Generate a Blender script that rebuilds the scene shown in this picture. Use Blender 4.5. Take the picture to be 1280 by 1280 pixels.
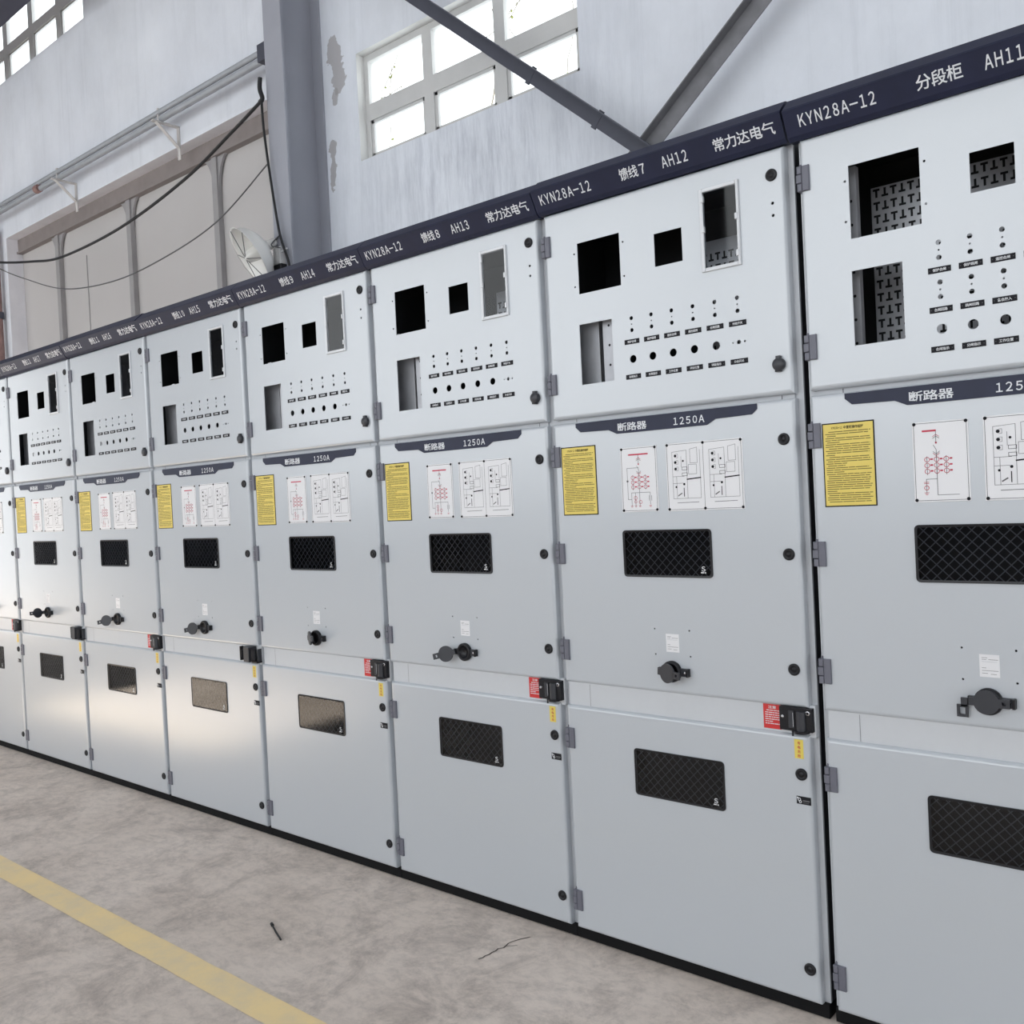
import bpy, math, random
from mathutils import Vector, Matrix, noise

random.seed(7)
sc = bpy.context.scene
col = sc.collection
for o in list(bpy.data.objects):
    bpy.data.objects.remove(o, do_unlink=True)

# ------------------------------------------------------------------ camera
ZF = 0.04                                   # height of the door bottoms above the floor
yaw, pitch, roll = -0.709605, -0.0139485, -0.0491153
fw = Vector((math.sin(yaw) * math.cos(pitch), math.cos(yaw) * math.cos(pitch), math.sin(pitch)))
rt = Vector((math.cos(yaw), -math.sin(yaw), 0))
up = rt.cross(fw)
rt2 = rt * math.cos(roll) + up * math.sin(roll)
up2 = -rt * math.sin(roll) + up * math.cos(roll)
cd = bpy.data.cameras.new('camera')
cam = bpy.data.objects.new('camera', cd)
col.objects.link(cam)
R = Matrix((rt2, up2, -fw)).transposed()
cam.matrix_world = Matrix.Translation((1.76105, -2.27451, 1.32792 + ZF)) @ R.to_4x4()
cd.sensor_width = 36
cd.lens = 1175.817 / 1280 * 36
cd.clip_start = 0.05
sc.camera = cam

# ------------------------------------------------------------------ world, sun, added roof fill, exposure
wd = bpy.data.worlds.new('overcast_sky')
sc.world = wd
wd.use_nodes = True
wd.node_tree.nodes['Background'].inputs[0].default_value = (0.93, 0.97, 1.0, 1)
wd.node_tree.nodes['Background'].inputs[1].default_value = 3.9

SUN_TO = Vector((-0.9, -0.15, 1.0)).normalized()
sl = bpy.data.lights.new('sun', 'SUN')
sl.energy = 23.0
sl.angle = 0.02
sl.color = (1.0, 0.93, 0.82)
so = bpy.data.objects.new('sun', sl)
col.objects.link(so)
so.rotation_euler = (-SUN_TO).to_track_quat('-Z', 'Y').to_euler()
so.location = (-8, -8, 12)

ROOF = 8.6
ROOF_FILLS = [(-3.0, 5.0, -3.4, -2.2)]   # x0 x1 y0 y1
FILL_POWER = (110,)
for (x0, x1, y0, y1), pw in zip(ROOF_FILLS, FILL_POWER):
    al = bpy.data.lights.new('roof_fill', 'AREA')  # added lamp under the closed roof, fills the back wall with light
    al.shape = 'RECTANGLE'
    al.size = x1 - x0
    al.size_y = y1 - y0
    al.energy = pw
    al.color = (0.93, 0.97, 1.0)
    ao = bpy.data.objects.new('roof_fill', al)
    col.objects.link(ao)
    ao.location = ((x0 + x1) / 2, (y0 + y1) / 2, ROOF - 0.03)

vs = sc.view_settings
vs.view_transform = 'Standard'
vs.look = 'None'
vs.gamma = 1.0
vs.use_curve_mapping = False
vs.exposure = -0.44

# ------------------------------------------------------------------ materials
def lin(c):
    return c / 12.92 if c <= 0.04045 else ((c + 0.055) / 1.055) ** 2.4

def rgb(r, g, b):
    return (lin(r / 255), lin(g / 255), lin(b / 255), 1)

MATS = {}

def mat(name, color, rough=0.5, metal=0.0, spec=0.5, noise_scale=None, noise_amt=0.0, bump=0.0, emit=None):
    m = bpy.data.materials.new(name)
    m.use_nodes = True
    nt = m.node_tree
    b = nt.nodes['Principled BSDF']
    b.inputs['Base Color'].default_value = color
    b.inputs['Roughness'].default_value = rough
    b.inputs['Metallic'].default_value = metal
    b.inputs['Specular IOR Level'].default_value = spec
    if noise_scale:
        tc = nt.nodes.new('ShaderNodeTexCoord')
        n = nt.nodes.new('ShaderNodeTexNoise')
        n.inputs['Scale'].default_value = noise_scale
        n.inputs['Detail'].default_value = 6
        nt.links.new(tc.outputs['Object'], n.inputs['Vector'])
        mx = nt.nodes.new('ShaderNodeMix')
        mx.data_type = 'RGBA'
        mx.inputs[6].default_value = tuple(c * (1 - noise_amt) for c in color[:3]) + (1,)
        mx.inputs[7].default_value = tuple(min(1, c * (1 + noise_amt)) for c in color[:3]) + (1,)
        nt.links.new(n.outputs['Fac'], mx.inputs[0])
        nt.links.new(mx.outputs[2], b.inputs['Base Color'])
        if bump:
            bp = nt.nodes.new('ShaderNodeBump')
            bp.inputs['Strength'].default_value = bump
            bp.inputs['Distance'].default_value = 0.002
            nt.links.new(n.outputs['Fac'], bp.inputs['Height'])
            nt.links.new(bp.outputs[0], b.inputs['Normal'])
    MATS[name] = m
    return m

mat('paint', (0.49, 0.523, 0.562, 1), 0.30, 0.0, 1.0, noise_scale=260, noise_amt=0.01, bump=0.03)
pb = MATS['paint'].node_tree.nodes['Principled BSDF']
pb.inputs['Coat Weight'].default_value = 0.7
pb.inputs['Coat Roughness'].default_value = 0.22
pb.inputs['Coat IOR'].default_value = 1.6
mat('frame_paint', (0.50, 0.52, 0.55, 1), 0.38, noise_scale=60, noise_amt=0.03)
mat('side_sheet_shaded', (0.035, 0.036, 0.042, 1), 0.6)  # galvanised sheet darkened to hold the shade of the gap between cabinets
mat('rail_paint', (0.58, 0.60, 0.63, 1), 0.30, noise_scale=60, noise_amt=0.02)
mat('galvanised', (0.46, 0.47, 0.50, 1), 0.45, 0.4, noise_scale=14, noise_amt=0.25)
mat('slot_black', (0.006, 0.006, 0.008, 1), 0.8)
mat('navy', rgb(31, 36, 60), 0.42, 0.0, 0.35, noise_scale=18, noise_amt=0.28, bump=0.05)
mat('letter_white', (0.72, 0.74, 0.77, 1), 0.6)
mat('black_plastic', (0.010, 0.010, 0.013, 1), 0.35, 0.0, 0.35)
mat('grey_plastic', (0.034, 0.036, 0.044, 1), 0.4)
mat('hinge_grey', rgb(104, 105, 116), 0.45, noise_scale=40, noise_amt=0.08)
mat('chrome', (0.6, 0.6, 0.62, 1), 0.25, 0.9)
mat('yellow_card', rgb(226, 204, 104), 0.5, noise_scale=30, noise_amt=0.05)
mat('yellow_sticker', rgb(226, 205, 96), 0.5)
mat('ink', (0.012, 0.012, 0.016, 1), 0.6, 0.0, 0.2)
mat('ink_grey', (0.12, 0.12, 0.13, 1), 0.6)
mat('ink_brown', rgb(98, 84, 38), 0.6)
mat('ink_red', rgb(190, 40, 70), 0.5)
mat('red_sticker', rgb(204, 50, 50), 0.45)
mat('plate_white', (0.78, 0.78, 0.80, 1), 0.35)
mat('clear_rim', (0.66, 0.68, 0.71, 1), 0.2)
mat('wire', (0.16, 0.17, 0.19, 1), 0.45, 0.3)
mat('inside_shade', (0.015, 0.016, 0.02, 1), 0.8)  # near-black colour in place of the shade inside the compartments
mat('steel_grey', rgb(162, 164, 173), 0.55, noise_scale=3, noise_amt=0.12)
mat('steel_dark', rgb(72, 74, 86), 0.55, noise_scale=8, noise_amt=0.2)
mat('steel_brace', rgb(122, 122, 126), 0.6, noise_scale=12, noise_amt=0.3)
mat('beam_dark', rgb(70, 70, 84), 0.6, noise_scale=5, noise_amt=0.2)
mat('pipe_grey', rgb(170, 174, 180), 0.45, 0.2, noise_scale=9, noise_amt=0.15)
mat('bracket_steel', rgb(208, 205, 203), 0.6, noise_scale=14, noise_amt=0.25)
mat('gate_panel', rgb(196, 193, 192), 0.55, noise_scale=1.2, noise_amt=0.06)
mat('gate_post', rgb(160, 158, 159), 0.6, noise_scale=7, noise_amt=0.15)
mat('gate_beam', rgb(140, 132, 130), 0.65, noise_scale=7, noise_amt=0.2)
mat('cable_black', (0.012, 0.012, 0.014, 1), 0.5)
mat('wire_grey', rgb(96, 96, 98), 0.6)
mat('window_white', rgb(205, 205, 204), 0.45, noise_scale=10, noise_amt=0.06)
mat('reveal_white', rgb(226, 226, 224), 0.7, noise_scale=6, noise_amt=0.06)
mat('jamb_white', rgb(236, 235, 240), 0.7, noise_scale=4, noise_amt=0.15)
mat('lamp_shade', (0.88, 0.87, 0.84, 1), 0.25)
mat('lamp_glass', (0.85, 0.84, 0.8, 1), 0.15)
mat('box_white', rgb(205, 205, 205), 0.5)
mat('skirt_shadow', (0.006, 0.006, 0.007, 1), 0.8, 0.0, 0.2)  # base frame colour, blackened to carry the shadow below the doors
mat('twig', rgb(170, 160, 145), 0.8)
mat('leaf', rgb(205, 212, 120), 0.7)
mat('grime', rgb(78, 72, 66), 0.9)
mat('rust_pipe', rgb(150, 120, 115), 0.7, noise_scale=20, noise_amt=0.35)


def glass(name, tint, glossy):
    m = bpy.data.materials.new(name)
    m.use_nodes = True
    nt = m.node_tree
    nt.nodes.remove(nt.nodes['Principled BSDF'])
    out = nt.nodes['Material Output']
    tr = nt.nodes.new('ShaderNodeBsdfTransparent')
    tr.inputs[0].default_value = tint
    gl = nt.nodes.new('ShaderNodeBsdfGlossy')
    gl.inputs['Roughness'].default_value = 0.03
    fr = nt.nodes.new('ShaderNodeFresnel')
    fr.inputs['IOR'].default_value = glossy
    mx = nt.nodes.new('ShaderNodeMixShader')
    nt.links.new(fr.outputs[0], mx.inputs[0])
    nt.links.new(tr.outputs[0], mx.inputs[1])
    nt.links.new(gl.outputs[0], mx.inputs[2])
    nt.links.new(mx.outputs[0], out.inputs[0])
    MATS[name] = m

glass('dark_glass', (0.50, 0.52, 0.56, 1), 1.55)
glass('clear_pane', (0.80, 0.82, 0.85, 1), 1.45)
glass('window_glass', (0.95, 0.97, 0.96, 1), 1.3)


def concrete():
    m = bpy.data.materials.new('concrete')
    m.use_nodes = True
    nt = m.node_tree
    L = nt.links.new
    b = nt.nodes['Principled BSDF']
    tc = nt.nodes.new('ShaderNodeTexCoord')
    def nz(scale, detail, rough, sx=1, sy=1, dist=0.0):
        mp = nt.nodes.new('ShaderNodeMapping')
        mp.inputs['Scale'].default_value = (sx, sy, 1)
        L(tc.outputs['Object'], mp.inputs[0])
        n = nt.nodes.new('ShaderNodeTexNoise')
        n.inputs['Scale'].default_value = scale
        n.inputs['Detail'].default_value = detail
        n.inputs['Roughness'].default_value = rough
        n.inputs['Distortion'].default_value = dist
        L(mp.outputs[0], n.inputs['Vector'])
        return n
    n1 = nz(1.3, 8, 0.6, dist=0.4)
    n2 = nz(16, 12, 0.78, 1, 1.5, 0.35)
    n3 = nz(3.4, 12, 0.8, 1.2, 1, 0.5)
    r1 = nt.nodes.new('ShaderNodeValToRGB')
    r1.color_ramp.elements[0].position = 0.33
    r1.color_ramp.elements[0].color = rgb(214, 201, 190)
    r1.color_ramp.elements[1].position = 0.68
    r1.color_ramp.elements[1].color = rgb(230, 218, 208)
    L(n1.outputs['Fac'], r1.inputs[0])
    r2 = nt.nodes.new('ShaderNodeValToRGB')
    r2.color_ramp.elements[0].position = 0.30
    r2.color_ramp.elements[0].color = (0.62, 0.62, 0.63, 1)
    r2.color_ramp.elements[1].position = 0.56
    r2.color_ramp.elements[1].color = (1, 1, 1, 1)
    L(n2.outputs['Fac'], r2.inputs[0])
    r3 = nt.nodes.new('ShaderNodeValToRGB')
    r3.color_ramp.elements[0].position = 0.36
    r3.color_ramp.elements[0].color = (0.55, 0.54, 0.54, 1)
    r3.color_ramp.elements[1].position = 0.52
    r3.color_ramp.elements[1].color = (1, 1, 1, 1)
    L(n3.outputs['Fac'], r3.inputs[0])
    m1 = nt.nodes.new('ShaderNodeMix'); m1.data_type = 'RGBA'; m1.blend_type = 'MULTIPLY'
    m1.inputs[0].default_value = 0.7
    L(r1.outputs[0], m1.inputs[6]); L(r2.outputs[0], m1.inputs[7])
    m2 = nt.nodes.new('ShaderNodeMix'); m2.data_type = 'RGBA'; m2.blend_type = 'MULTIPLY'
    m2.inputs[0].default_value = 0.72
    L(m1.outputs[2], m2.inputs[6]); L(r3.outputs[0], m2.inputs[7])
    L(m2.outputs[2], b.inputs['Base Color'])
    b.inputs['Roughness'].default_value = 0.75
    bp = nt.nodes.new('ShaderNodeBump')
    bp.inputs['Strength'].default_value = 0.35
    bp.inputs['Distance'].default_value = 0.004
    L(n2.outputs['Fac'], bp.inputs['Height'])
    L(bp.outputs[0], b.inputs['Normal'])
    MATS['concrete'] = m

concrete()


def floor_paint():
    m = bpy.data.materials.new('floor_yellow')
    m.use_nodes = True
    nt = m.node_tree
    L = nt.links.new
    b = nt.nodes['Principled BSDF']
    tc = nt.nodes.new('ShaderNodeTexCoord')
    n = nt.nodes.new('ShaderNodeTexNoise')
    n.inputs['Scale'].default_value = 7
    n.inputs['Detail'].default_value = 10
    n.inputs['Roughness'].default_value = 0.7
    L(tc.outputs['Object'], n.inputs['Vector'])
    r = nt.nodes.new('ShaderNodeValToRGB')
    r.color_ramp.elements[0].position = 0.32
    r.color_ramp.elements[0].color = rgb(232, 213, 176)
    r.color_ramp.elements[1].position = 0.60
    r.color_ramp.elements[1].color = rgb(248, 222, 166)
    L(n.outputs['Fac'], r.inputs[0])
    L(r.outputs[0], b.inputs['Base Color'])
    b.inputs['Roughness'].default_value = 0.7
    MATS['floor_yellow'] = m

floor_paint()


def plaster():
    m = bpy.data.materials.new('plaster')
    m.use_nodes = True
    nt = m.node_tree
    L = nt.links.new
    N = nt.nodes.new
    b = nt.nodes['Principled BSDF']
    tc = N('ShaderNodeTexCoord')
    sep = N('ShaderNodeSeparateXYZ')
    L(tc.outputs['Object'], sep.inputs[0])
    def nz(scale, sx, sz, detail=6, rough=0.6):
        mp = N('ShaderNodeMapping')
        mp.inputs['Scale'].default_value = (sx, 1, sz)
        L(tc.outputs['Object'], mp.inputs[0])
        n = N('ShaderNodeTexNoise')
        n.inputs['Scale'].default_value = scale
        n.inputs['Detail'].default_value = detail
        n.inputs['Roughness'].default_value = rough
        L(mp.outputs[0], n.inputs['Vector'])
        return n.outputs['Fac']
    def ramp(src, p0, c0, p1, c1):
        r = N('ShaderNodeValToRGB')
        r.color_ramp.elements[0].position = p0
        r.color_ramp.elements[0].color = c0
        r.color_ramp.elements[1].position = p1
        r.color_ramp.elements[1].color = c1
        L(src, r.inputs[0])
        return r.outputs[0]
    def math_(op, a, b_=None, clamp=False):
        n = N('ShaderNodeMath'); n.operation = op; n.use_clamp = clamp
        for i, v in enumerate((a, b_)):
            if v is None: continue
            if isinstance(v, (int, float)): n.inputs[i].default_value = v
            else: L(v, n.inputs[i])
        return n.outputs[0]
    def mixc(fac, a, b_, bt='MIX'):
        n = N('ShaderNodeMix'); n.data_type = 'RGBA'; n.blend_type = bt
        if isinstance(fac, (int, float)): n.inputs[0].default_value = fac
        else: L(fac, n.inputs[0])
        for i, v in ((6, a), (7, b_)):
            if isinstance(v, tuple): n.inputs[i].default_value = v
            else: L(v, n.inputs[i])
        return n.outputs[2]
    W = (1, 1, 1, 1)
    base = ramp(nz(0.8, 1, 1), 0.35, rgb(226, 230, 238), 0.7, rgb(238, 242, 249))
    # drip streaks, long in z, strongest on the band under the window
    st = ramp(nz(4.2, 2.6, 0.30, 12, 0.8), 0.38, (0.62, 0.63, 0.66, 1), 0.56, W)
    zone = math_('MULTIPLY', math_('SUBTRACT', 1.0, math_('ABSOLUTE', math_('MULTIPLY', math_('SUBTRACT', sep.outputs[2], 3.75), 0.9)), True),
                 math_('SUBTRACT', 1.25, math_('ABSOLUTE', math_('MULTIPLY', math_('ADD', sep.outputs[0], 2.7), 0.75)), True), True)
    thin = ramp(nz(1.6, 3.4, 0.10, 10, 0.8), 0.36, (0.72, 0.73, 0.74, 1), 0.47, W)
    c = mixc(0.22, base, thin, 'MULTIPLY')
    c = mixc(math_('MULTIPLY', zone, 0.75), c, st, 'MULTIPLY')
    cloud = ramp(nz(1.7, 1, 0.6, 8, 0.7), 0.38, (0.82, 0.82, 0.81, 1), 0.6, W)
    c = mixc(0.35, c, cloud, 'MULTIPLY')
    # flaked patches beside the column
    nb = nz(5, 1, 1, 6, 0.6)
    for (cx, cz, rx, rz) in ((-4.03, 4.86, 0.10, 0.26), (-4.06, 4.60, 0.05, 0.10), (-4.12, 4.10, 0.06, 0.20)):
        dx = math_('DIVIDE', math_('SUBTRACT', sep.outputs[0], cx), rx)
        dz = math_('DIVIDE', math_('SUBTRACT', sep.outputs[2], cz), rz)
        d = math_('SQRT', math_('ADD', math_('MULTIPLY', dx, dx), math_('MULTIPLY', dz, dz)))
        f = math_('LESS_THAN', math_('ADD', d, math_('MULTIPLY', math_('SUBTRACT', nb, 0.5), 3.0)), 0.8)
        c = mixc(math_('MULTIPLY', f, 0.75), c, rgb(164, 160, 160))
    L(c, b.inputs['Base Color'])
    b.inputs['Roughness'].default_value = 0.9
    MATS['plaster'] = m

plaster()
mat('hall_plain', rgb(108, 110, 116), 0.9, noise_scale=1.5, noise_amt=0.08)
mat('roof_sheet', rgb(170, 172, 178), 0.7, noise_scale=1.5, noise_amt=0.08)

# ------------------------------------------------------------------ mesh helpers
class MB:
    def __init__(s):
        s.v = []; s.f = []; s.m = []; s.sm = []; s.slots = []
    def slot(s, m):
        if m not in s.slots: s.slots.append(m)
        return s.slots.index(m)
    def face(s, pts, m, smooth=False):
        i = len(s.v); s.v.extend([tuple(p) for p in pts])
        s.f.append(tuple(range(i, i + len(pts)))); s.m.append(s.slot(m)); s.sm.append(smooth)
    def mesh(s, verts, faces, m, smooth=False):
        i = len(s.v); s.v.extend([tuple(p) for p in verts]); k = s.slot(m)
        for f in faces:
            s.f.append(tuple(i + j for j in f)); s.m.append(k); s.sm.append(smooth)
    def box(s, x0, x1, y0, y1, z0, z1, m):
        v = [(x0, y0, z0), (x1, y0, z0), (x1, y1, z0), (x0, y1, z0), (x0, y0, z1), (x1, y0, z1), (x1, y1, z1), (x0, y1, z1)]
        s.mesh(v, [(0, 3, 2, 1), (4, 5, 6, 7), (0, 1, 5, 4), (1, 2, 6, 5), (2, 3, 7, 6), (3, 0, 4, 7)], m)
    def bbox(s, x0, x1, y0, y1, z0, z1, m, c=0.002):
        """box with chamfered front (low y) edges"""
        a = [(x0, y1, z0), (x1, y1, z0), (x1, y1, z1), (x0, y1, z1)]
        b = [(x0, y0 + c, z0), (x1, y0 + c, z0), (x1, y0 + c, z1), (x0, y0 + c, z1)]
        d = [(x0 + c, y0, z0 + c), (x1 - c, y0, z0 + c), (x1 - c, y0, z1 - c), (x0 + c, y0, z1 - c)]
        f = [(8, 9, 10, 11), (3, 2, 1, 0)]
        for i in range(4):
            j = (i + 1) % 4
            f += [(i, j, 4 + j, 4 + i), (4 + i, 4 + j, 8 + j, 8 + i)]
        s.mesh(a + b + d, f, m)
    def cyl(s, c, ax, r, h, m, seg=16, r2=None, caps=True, smooth=True):
        """from c along axis ax for h"""
        ax = Vector(ax).normalized(); c = Vector(c)
        t = ax.orthogonal().normalized(); b = ax.cross(t)
        r2 = r if r2 is None else r2
        v = []
        for (rr, hh) in ((r, 0), (r2, h)):
            for i in range(seg):
                a = 2 * math.pi * i / seg
                v.append(c + ax * hh + (t * math.cos(a) + b * math.sin(a)) * rr)
        s.mesh(v, [(i, (i + 1) % seg, seg + (i + 1) % seg, seg + i) for i in range(seg)], m, smooth)
        if caps:
            s.mesh(v[:seg], [tuple(reversed(range(seg)))], m)
            s.mesh(v[seg:], [tuple(range(seg))], m)
    def lathe(s, c, ax, prof, m, seg=20, smooth=True):
        """prof: list of (r, h) along axis from c"""
        ax = Vector(ax).normalized(); c = Vector(c)
        t = ax.orthogonal().normalized(); b = ax.cross(t)
        v = []; f = []
        for (rr, hh) in prof:
            for i in range(seg):
                a = 2 * math.pi * i / seg
                v.append(c + ax * hh + (t * math.cos(a) + b * math.sin(a)) * rr)
        for k in range(len(prof) - 1):
            for i in range(seg):
                j = (i + 1) % seg
                f.append((k * seg + i, k * seg + j, (k + 1) * seg + j, (k + 1) * seg + i))
        s.mesh(v, f, m, smooth)
    def tube(s, pts, r, m, seg=8, caps=True):
        pts = [Vector(p) for p in pts]
        v = []; n = len(pts)
        ref = None
        for i, p in enumerate(pts):
            d = (pts[min(i + 1, n - 1)] - pts[max(i - 1, 0)]).normalized()
            if ref is None:
                ref = d.orthogonal().normalized()
            t = (ref - d * ref.dot(d)).normalized(); ref = t
            b = d.cross(t)
            for k in range(seg):
                a = 2 * math.pi * k / seg
                v.append(p + (t * math.cos(a) + b * math.sin(a)) * r)
        f = []
        for i in range(n - 1):
            for k in range(seg):
                j = (k + 1) % seg
                f.append((i * seg + k, i * seg + j, (i + 1) * seg + j, (i + 1) * seg + k))
        s.mesh(v, f, m, True)
        if caps:
            s.mesh(v[:seg], [tuple(reversed(range(seg)))], m)
            s.mesh(v[-seg:], [tuple(range(seg))], m)
    def beam(s, a, b, w, h, m, upv=(0, 0, 1)):
        """rectangular bar from a to b"""
        a = Vector(a); b = Vector(b); d = (b - a).normalized()
        u = Vector(upv); t = d.cross(u).normalized(); u = t.cross(d)
        v = []
        for p in (a, b):
            for (i, j) in ((-1, -1), (1, -1), (1, 1), (-1, 1)):
                v.append(p + t * (i * w / 2) + u * (j * h / 2))
        s.mesh(v, [(3, 2, 1, 0), (4, 5, 6, 7)] + [(i, (i + 1) % 4, 4 + (i + 1) % 4, 4 + i) for i in range(4)], m)
    def prism(s, poly, y0, y1, m):
        """polygon in (x, z), counter-clockwise seen from -y, extruded y0 (front) to y1"""
        n = len(poly)
        v = [(x, y0, z) for x, z in poly] + [(x, y1, z) for x, z in poly]
        s.mesh(v, [tuple(range(n)), tuple(reversed(range(n, 2 * n)))] + [(n + i, n + (i + 1) % n, (i + 1) % n, i) for i in range(n)], m)
    # flat print in the x-z plane, facing -y
    def rect(s, x0, x1, z0, z1, y, m):
        s.face([(x0, y, z0), (x1, y, z0), (x1, y, z1), (x0, y, z1)], m)
    def line(s, pts, w, y, m):
        for (a, b) in zip(pts, pts[1:]):
            dx, dz = b[0] - a[0], b[1] - a[1]
            l = math.hypot(dx, dz) or 1
            ex, ez = dx / l * w / 2, dz / l * w / 2
            px, pz = -dz / l * w / 2, dx / l * w / 2
            s.face([(a[0] - ex - px, y, a[1] - ez - pz), (b[0] + ex - px, y, b[1] + ez - pz),
                    (b[0] + ex + px, y, b[1] + ez + pz), (a[0] - ex + px, y, a[1] - ez + pz)], m)
    def disc(s, x, z, r, y, m, seg=12):
        s.face([(x + r * math.cos(2 * math.pi * i / seg), y, z + r * math.sin(2 * math.pi * i / seg)) for i in range(seg)], m)
    def ring(s, x, z, r, w, y, m, seg=12):
        for i in range(seg):
            a, b = 2 * math.pi * i / seg, 2 * math.pi * (i + 1) / seg
            q = [(x + rr * math.cos(t), y, z + rr * math.sin(t)) for rr, t in ((r - w / 2, a), (r + w / 2, a), (r + w / 2, b), (r - w / 2, b))]
            s.face(q, m)
    def text(s, txt, x0, x1, z0, z1, fn, m):
        """fit text into the box; fn maps (x, z) to a 3-D point"""
        vv, ff = text_geo(txt)
        s.mesh([fn(x0 + (x1 - x0) * a, z0 + (z1 - z0) * b) for a, b in vv], ff, m)
    def data(s, name):
        me = bpy.data.meshes.new(name)
        me.from_pydata(s.v, [], s.f)
        for m in s.slots: me.materials.append(MATS[m])
        me.polygons.foreach_set('material_index', s.m)
        me.polygons.foreach_set('use_smooth', s.sm)
        me.update()
        return me

TEXT = {}

def text_geo(txt):
    if txt in TEXT: return TEXT[txt]
    cu = bpy.data.curves.new('lettering', 'FONT')
    wide = all(32 < ord(c) < 127 for c in txt)
    if wide:                                  # full-width forms: a plain condensed sans
        cu.body = ''.join(chr(ord(c) + 0xFEE0) for c in txt)
        cu.space_character = .66
    else:
        cu.body = ''.join(chr(ord(c) + 0xFEE0) if 32 < ord(c) < 127 else c for c in txt)
        cu.space_character = .95
    cu.resolution_u = 2
    cu.offset = .014
    cu.fill_mode = 'FRONT'
    ob = bpy.data.objects.new('lettering', cu)
    col.objects.link(ob)
    dg = bpy.context.evaluated_depsgraph_get()
    dg.update()
    me = bpy.data.meshes.new_from_object(ob.evaluated_get(dg))
    vv = [(v.co.x, v.co.y) for v in me.vertices]
    ff = []
    for p in me.polygons:
        idx = tuple(p.vertices)
        ff.append(idx if p.normal.z >= 0 else tuple(reversed(idx)))
    bpy.data.objects.remove(ob); bpy.data.curves.remove(cu); bpy.data.meshes.remove(me)
    xs = [a for a, b in vv]; zs = [b for a, b in vv]
    x0, x1, z0, z1 = min(xs), max(xs), min(zs), max(zs)
    vv = [((a - x0) / (x1 - x0), (b - z0) / (z1 - z0)) for a, b in vv]
    TEXT[txt] = (vv, ff)
    return TEXT[txt]

def front(y):
    return lambda x, z: (x, y, z)

def put(name, me, parent=None, loc=(0, 0, 0), rot=None, label=None, cat=None, group=None, kind=None):
    o = bpy.data.objects.new(name, me)
    col.objects.link(o)
    if parent: o.parent = parent
    o.location = loc
    if rot: o.rotation_euler = rot
    if label: o['label'] = label
    if cat: o['category'] = cat
    if group: o['group'] = group
    if kind: o['kind'] = kind
    return o

# ------------------------------------------------------------------ the hall
YW = 2.6                                   # inner face of the back wall
def panel_with_openings(mb, x0, x1, z0, z1, holes, fn, m):
    """fill a rectangle minus rectangular holes; fn(x, z) -> point"""
    if x1 - x0 < 1e-6 or z1 - z0 < 1e-6: return
    inside = [h for h in holes if h[0] < x1 - 1e-6 and h[1] > x0 + 1e-6 and h[2] < z1 - 1e-6 and h[3] > z0 + 1e-6]
    if not inside:
        mb.face([fn(x0, z0), fn(x1, z0), fn(x1, z1), fn(x0, z1)], m); return
    h = inside[0]
    a0, a1, b0, b1 = max(h[0], x0), min(h[1], x1), max(h[2], z0), min(h[3], z1)
    panel_with_openings(mb, x0, a0, z0, z1, inside[1:], fn, m)
    panel_with_openings(mb, a1, x1, z0, z1, inside[1:], fn, m)
    panel_with_openings(mb, a0, a1, z0, b0, inside[1:], fn, m)
    panel_with_openings(mb, a0, a1, b1, z1, inside[1:], fn, m)

XL, XR, YFRONT = -15.0, 8.0, -9.0
FWIN = [(a, a + 4.6, 1.5, 6.6) for a in (-14.0, -9.0, -4.0, 1.0)]
mb = MB()
mb.face([(XL, YFRONT, 0), (XR, YFRONT, 0), (XR, YW + .3, 0), (XL, YW + .3, 0)], 'concrete')
floor = put('floor', mb.data('floor'), kind='structure')

WIN1 = (-3.785, -1.685, 4.032, 4.856)
WIN2 = (-10.95, -8.12, 6.73, 7.70)
GATE = (-10.40, -4.72, 0.0, 4.872)
mb = MB()
panel_with_openings(mb, XL, XR, 0, ROOF, [WIN1, WIN2, GATE], lambda x, z: (x, YW, z), 'plaster')
for (x0, x1, z0, z1) in (WIN1, WIN2, GATE):
    d = YW + .24
    m = 'reveal_white' if (x0, x1, z0, z1) != GATE else 'jamb_white'
    mb.face([(x0, YW, z0), (x0, YW, z1), (x0, d, z1), (x0, d, z0)], m)
    mb.face([(x1, YW, z0), (x1, d, z0), (x1, d, z1), (x1, YW, z1)], m)
    mb.face([(x0, YW, z1), (x1, YW, z1), (x1, d, z1), (x0, d, z1)], m)
    mb.face([(x0, YW, z0), (x0, d, z0), (x1, d, z0), (x1, YW, z0)], 'plaster')
d = YW + .24                                # outer skin
panel_with_openings(mb, XL, XR, 0, ROOF, [WIN1, WIN2, GATE], lambda x, z: (x, d, z), 'hall_plain')
put('wall_back', mb.data('wall_back'), kind='structure')

mb = MB()
panel_with_openings(mb, XL, XR, YFRONT, YW + .24, [(-13.3, -10.85, -3.3, -1.95)],
                    lambda x, y: (x, y, ROOF), 'roof_sheet')
put('ceiling', mb.data('ceiling'), kind='structure')
mb = MB()
panel_with_openings(mb, YFRONT, YW + .24, 0, ROOF, [(-4.6, -2.0, 0.0, 4.4)], lambda y, z: (XL, y, z), 'hall_plain')
put('wall_left', mb.data('wall_left'), kind='structure')
mb = MB()
panel_with_openings(mb, XL, XR, 0, ROOF, FWIN, lambda x, z: (x, YFRONT, z), 'hall_plain')
put('wall_front', mb.data('wall_front'), kind='structure')
mb = MB()
panel_with_openings(mb, YFRONT, YW + .24, 0, ROOF, [(-6.8, -0.4, 0.0, 3.2)], lambda y, z: (XR, y, z), 'hall_plain')
put('wall_right', mb.data('wall_right'), kind='structure')

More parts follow.
